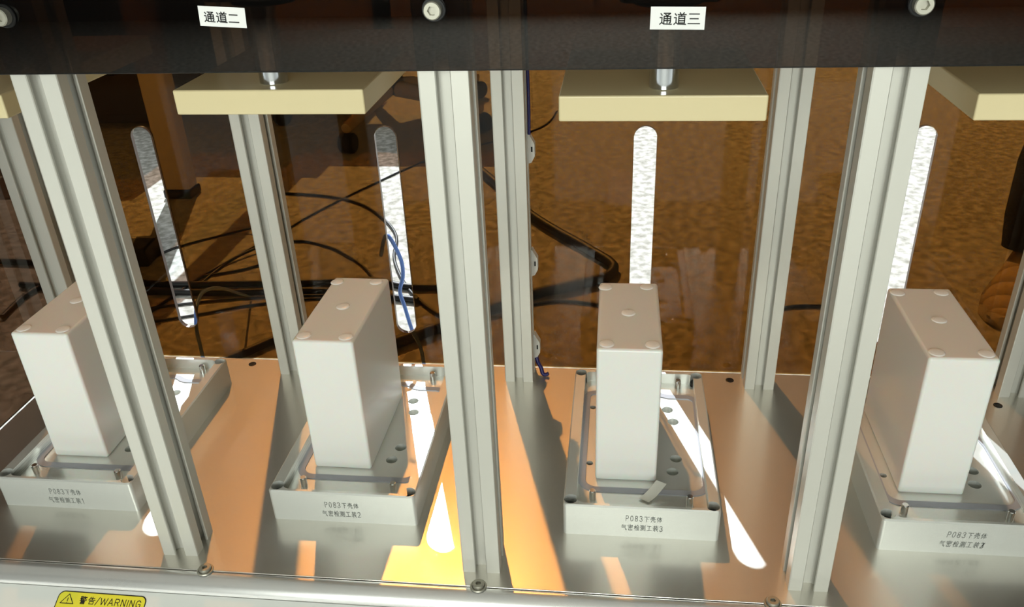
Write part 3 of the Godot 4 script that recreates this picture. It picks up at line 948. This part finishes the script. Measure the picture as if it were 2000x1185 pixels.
func make_person() -> void:
	var t := thing("person", "lower leg of a person in black trousers and a tan shoe, at the right edge", "person", Vector3(0.875, FLOOR, -1.05))
	# trouser leg: one surface from hem to above the frame
	var leg := Shape.new()
	leg.tube([Vector3(-0.015, 0.075, 0.03), Vector3(-0.012, 0.13, 0.02), Vector3(0.0, 0.22, 0.0), Vector3(0.03, 0.34, -0.02), Vector3(0.06, 0.46, -0.03), Vector3(0.09, 0.62, -0.02)], [0.056, 0.062, 0.066, 0.068, 0.070, 0.076], 24)
	part(t, "trousers", leg.done(), mat("trousers", Color.WHITE))
	# shoe: sections along the foot, heel to toe
	var along := Vector3(-0.50, 0, 0.866)
	var across := Vector3(0.866, 0, 0.50)
	var sections := [[-0.075, 0.020, 0.045], [-0.06, 0.034, 0.075], [-0.01, 0.040, 0.088], [0.05, 0.043, 0.080], [0.10, 0.048, 0.066], [0.15, 0.050, 0.056], [0.19, 0.045, 0.047], [0.215, 0.030, 0.034], [0.225, 0.010, 0.020]]
	for piece in ["upper", "sole"]:
		var s := Shape.new()
		var rings := []
		for q in sections:
			var ring := []
			for k in 20:
				var a := TAU * k / 20.0
				var w: float = q[1] * (1.0 if piece == "upper" else 1.08)
				var p := Vector2(cos(a) * w, maxf(sin(a), -0.15) * (q[2] - 0.018) + 0.018) if piece == "upper" else Vector2(clampf(cos(a) * 1.3, -1, 1) * w, 0.011 + clampf(sin(a) * 1.3, -1, 1) * 0.011)
				ring.append(along * q[0] * (1.0 if piece == "upper" else 1.02) + across * p.x + Vector3.UP * p.y)
			rings.append(ring)
		for i in rings.size() - 1:
			for k in 20:
				var m := (rings[i][0] + rings[i][10]) / 2.0 as Vector3
				var out := func(p: Vector3) -> Vector3: return Vector3((p - m).x, (p - m).y * 1.4, (p - m).z).normalized()
				var k2 := (k + 1) % 20
				s.quadn(rings[i][k], rings[i][k2], rings[i + 1][k2], rings[i + 1][k], out.call(rings[i][k]), out.call(rings[i][k2]), out.call(rings[i + 1][k2]), out.call(rings[i + 1][k]))
		for end in [0, rings.size() - 1]:
			var m := (rings[end][0] + rings[end][10]) / 2.0 as Vector3
			var d := along if end else -along
			for k in 20:
				s.tri(m, rings[end][k], rings[end][(k + 1) % 20], d, d, d)
		part(t, "shoe_" + piece, s.done(), mat("tan_shoe", Color.WHITE) if piece == "upper" else mat("beige_metal", Color.WHITE))


# ---------------------------------------------------------------- the room
func make_room() -> void:
	var x0 := -5.0
	var x1 := 5.0
	var z0 := -9.0
	var z1 := 4.0
	var top := 3.0
	var paint := mat("wall_paint", Color.WHITE)
	var f := FLOOR
	struct("floor", box_mesh(Vector3(x0 - 0.2, f - 0.2, z0 - 0.2), Vector3(x1 + 0.2, f, z1 + 0.2)), mat("carpet", Color.WHITE))
	struct("wall_left", box_mesh(Vector3(x0 - 0.2, f, z0 - 0.2), Vector3(x0, top, z1 + 0.2)), paint)
	struct("wall_right", box_mesh(Vector3(x1, f, z0 - 0.2), Vector3(x1 + 0.2, top, z1 + 0.2)), paint)
	struct("wall_back", box_mesh(Vector3(x0, f, z0 - 0.2), Vector3(x1, top, z0)), paint)
	struct("wall_front", box_mesh(Vector3(x0, f, z1), Vector3(x1, top, z1 + 0.2)), paint)
	# ceiling out of view; its wide opening is placed to let both suns in
	var c := Shape.new()
	var hx0 := -4.4
	var hx1 := 3.6
	var hz0 := -8.4
	var hz1 := -1.5
	c.box(Vector3(x0 - 0.2, top, z0 - 0.2), Vector3(hx0, top + 0.2, z1 + 0.2))
	c.box(Vector3(hx1, top, z0 - 0.2), Vector3(x1 + 0.2, top + 0.2, z1 + 0.2))
	c.box(Vector3(hx0, top, z0 - 0.2), Vector3(hx1, top + 0.2, hz0))
	c.box(Vector3(hx0, top, hz1), Vector3(hx1, top + 0.2, z1 + 0.2))
	struct("ceiling", c.done(), paint)
	# added fill strips that brighten the shaded carpet, beside the ceiling opening
	for x in [-4.70, 4.30]:
		var strip := thing("added_ceiling_light", "added white fill light strip under the ceiling, out of the picture on the %s" % ("left" if x < 0.0 else "right"), "light", Vector3(x, top - 0.06, -4.0))
		part(strip, "diffuser", box_mesh(Vector3(-0.2, 0.0, -3.0), Vector3(0.2, 0.03, 3.0)), mat("fill_diffuser", Color.WHITE))
		part(strip, "housing", box_mesh(Vector3(-0.22, 0.03, -3.02), Vector3(0.22, 0.06, 3.02)), paint)
		var glow := AreaLight3D.new()
		glow.name = "fill_strip_light"
		glow.area_size = Vector2(0.4, 6.0)
		glow.light_energy = 2.6
		glow.light_color = Color(0.92, 0.96, 1.0)
		glow.area_normalize_energy = false
		glow.shadow_enabled = true
		glow.area_range = 20.0
		strip.add_child(glow)
		glow.position = Vector3(0, -0.01, 0)
		glow.rotation.x = -PI / 2
	# unseen window behind the camera, placed to light the front faces
	var w := Node3D.new()
	w.name = "unseen_window_1"
	w.set_meta("kind", "structure")
	add_child(w)
	w.position = Vector3(FRONT_WINDOW.x, FRONT_WINDOW.y, z1)
	var half := FRONT_SIZE / 2
	part(w, "window_pane", box_mesh(Vector3(-half.x, -half.y, -0.03), Vector3(half.x, half.y, 0.0)), mat("daylight_pane", Color.WHITE))
	for s in [-1.0, 1.0]:
		part(w, "window_frame", box_mesh(Vector3(-half.x - 0.06, s * (half.y + 0.03) - 0.03, -0.05), Vector3(half.x + 0.06, s * (half.y + 0.03) + 0.03, 0.0)), paint)
		part(w, "window_frame", box_mesh(Vector3(s * (half.x + 0.03) - 0.03, -half.y, -0.05), Vector3(s * (half.x + 0.03) + 0.03, half.y, 0.0)), paint)


const FRONT_WINDOW := Vector3(0.0, 1.25, 4.0)
const FRONT_SIZE := Vector2(2.4, 2.0)


func _ready() -> void:
	# camera: solved from the posts and fixtures of the photograph
	var cam := Camera3D.new()
	cam.name = "camera"
	cam.projection = Camera3D.PROJECTION_FRUSTUM
	cam.near = 0.02
	cam.far = 60.0
	var focal := 1652.25
	cam.size = cam.near * 1185.0 / focal
	cam.frustum_offset = Vector2(-19.54, 16.48) / focal * cam.near
	cam.transform = Transform3D(Basis(Vector3(0.9937, -0.0334, -0.1069), Vector3(-0.0226, 0.8753, -0.4831), Vector3(0.1097, 0.4825, 0.8690)).orthonormalized(), Vector3(0.1006, 0.5012, 0.4776))
	add_child(cam)
	cam.current = true
	# sky, sun and exposure
	var env := Environment.new()
	env.background_mode = Environment.BG_SKY
	var sky := ProceduralSkyMaterial.new()
	sky.sky_top_color = Color(0.62, 0.68, 0.78)
	sky.sky_horizon_color = Color(0.80, 0.84, 0.88)
	sky.ground_bottom_color = Color(0.4, 0.4, 0.4)
	sky.ground_horizon_color = Color(0.6, 0.6, 0.6)
	sky.sky_energy_multiplier = 0.4
	env.sky = Sky.new()
	env.sky.sky_material = sky
	env.tonemap_mode = Environment.TONE_MAPPER_LINEAR
	env.tonemap_exposure = 1.0
	env.sdfgi_enabled = true
	env.ssao_enabled = true
	env.ssil_enabled = true
	var we := WorldEnvironment.new()
	we.name = "environment"
	we.environment = env
	add_child(we)
	sunlight("sun", SUN_RUN, Color(0.94, 0.98, 1.0), 2.2, 0.35)
	sunlight("added_amber_sun", AMBER_RUN, Color(0.80, 0.30, 0.050).linear_to_srgb(), 0.31, 0.7)  # added second sun, coloured amber in place of daylight tinted by the panel
	var area := AreaLight3D.new()
	area.name = "unseen_window_light"  # light of the unseen window, falls on the front faces
	area.area_size = FRONT_SIZE
	area.light_energy = 2.6
	area.light_color = Color(0.98, 1.0, 0.97)
	area.area_normalize_energy = false
	area.shadow_enabled = true
	area.area_range = 20.0
	add_child(area)
	area.position = FRONT_WINDOW + Vector3(0, 0, -0.06)

	rng.seed = 7
	make_materials()
	make_room()
	make_base()
	make_posts()
	make_back_panel()
	await make_fixtures()
	make_smoked_panel()
	make_cable_clips()
	make_background()


func sunlight(called: String, run: Vector3, color: Color, energy: float, angle: float) -> void:
	var l := DirectionalLight3D.new()
	l.name = called
	l.light_color = color
	l.light_energy = energy
	l.light_angular_distance = angle
	l.shadow_enabled = true
	l.sky_mode = DirectionalLight3D.SKY_MODE_LIGHT_ONLY
	add_child(l)
	l.look_at_from_position(Vector3.ZERO, run)
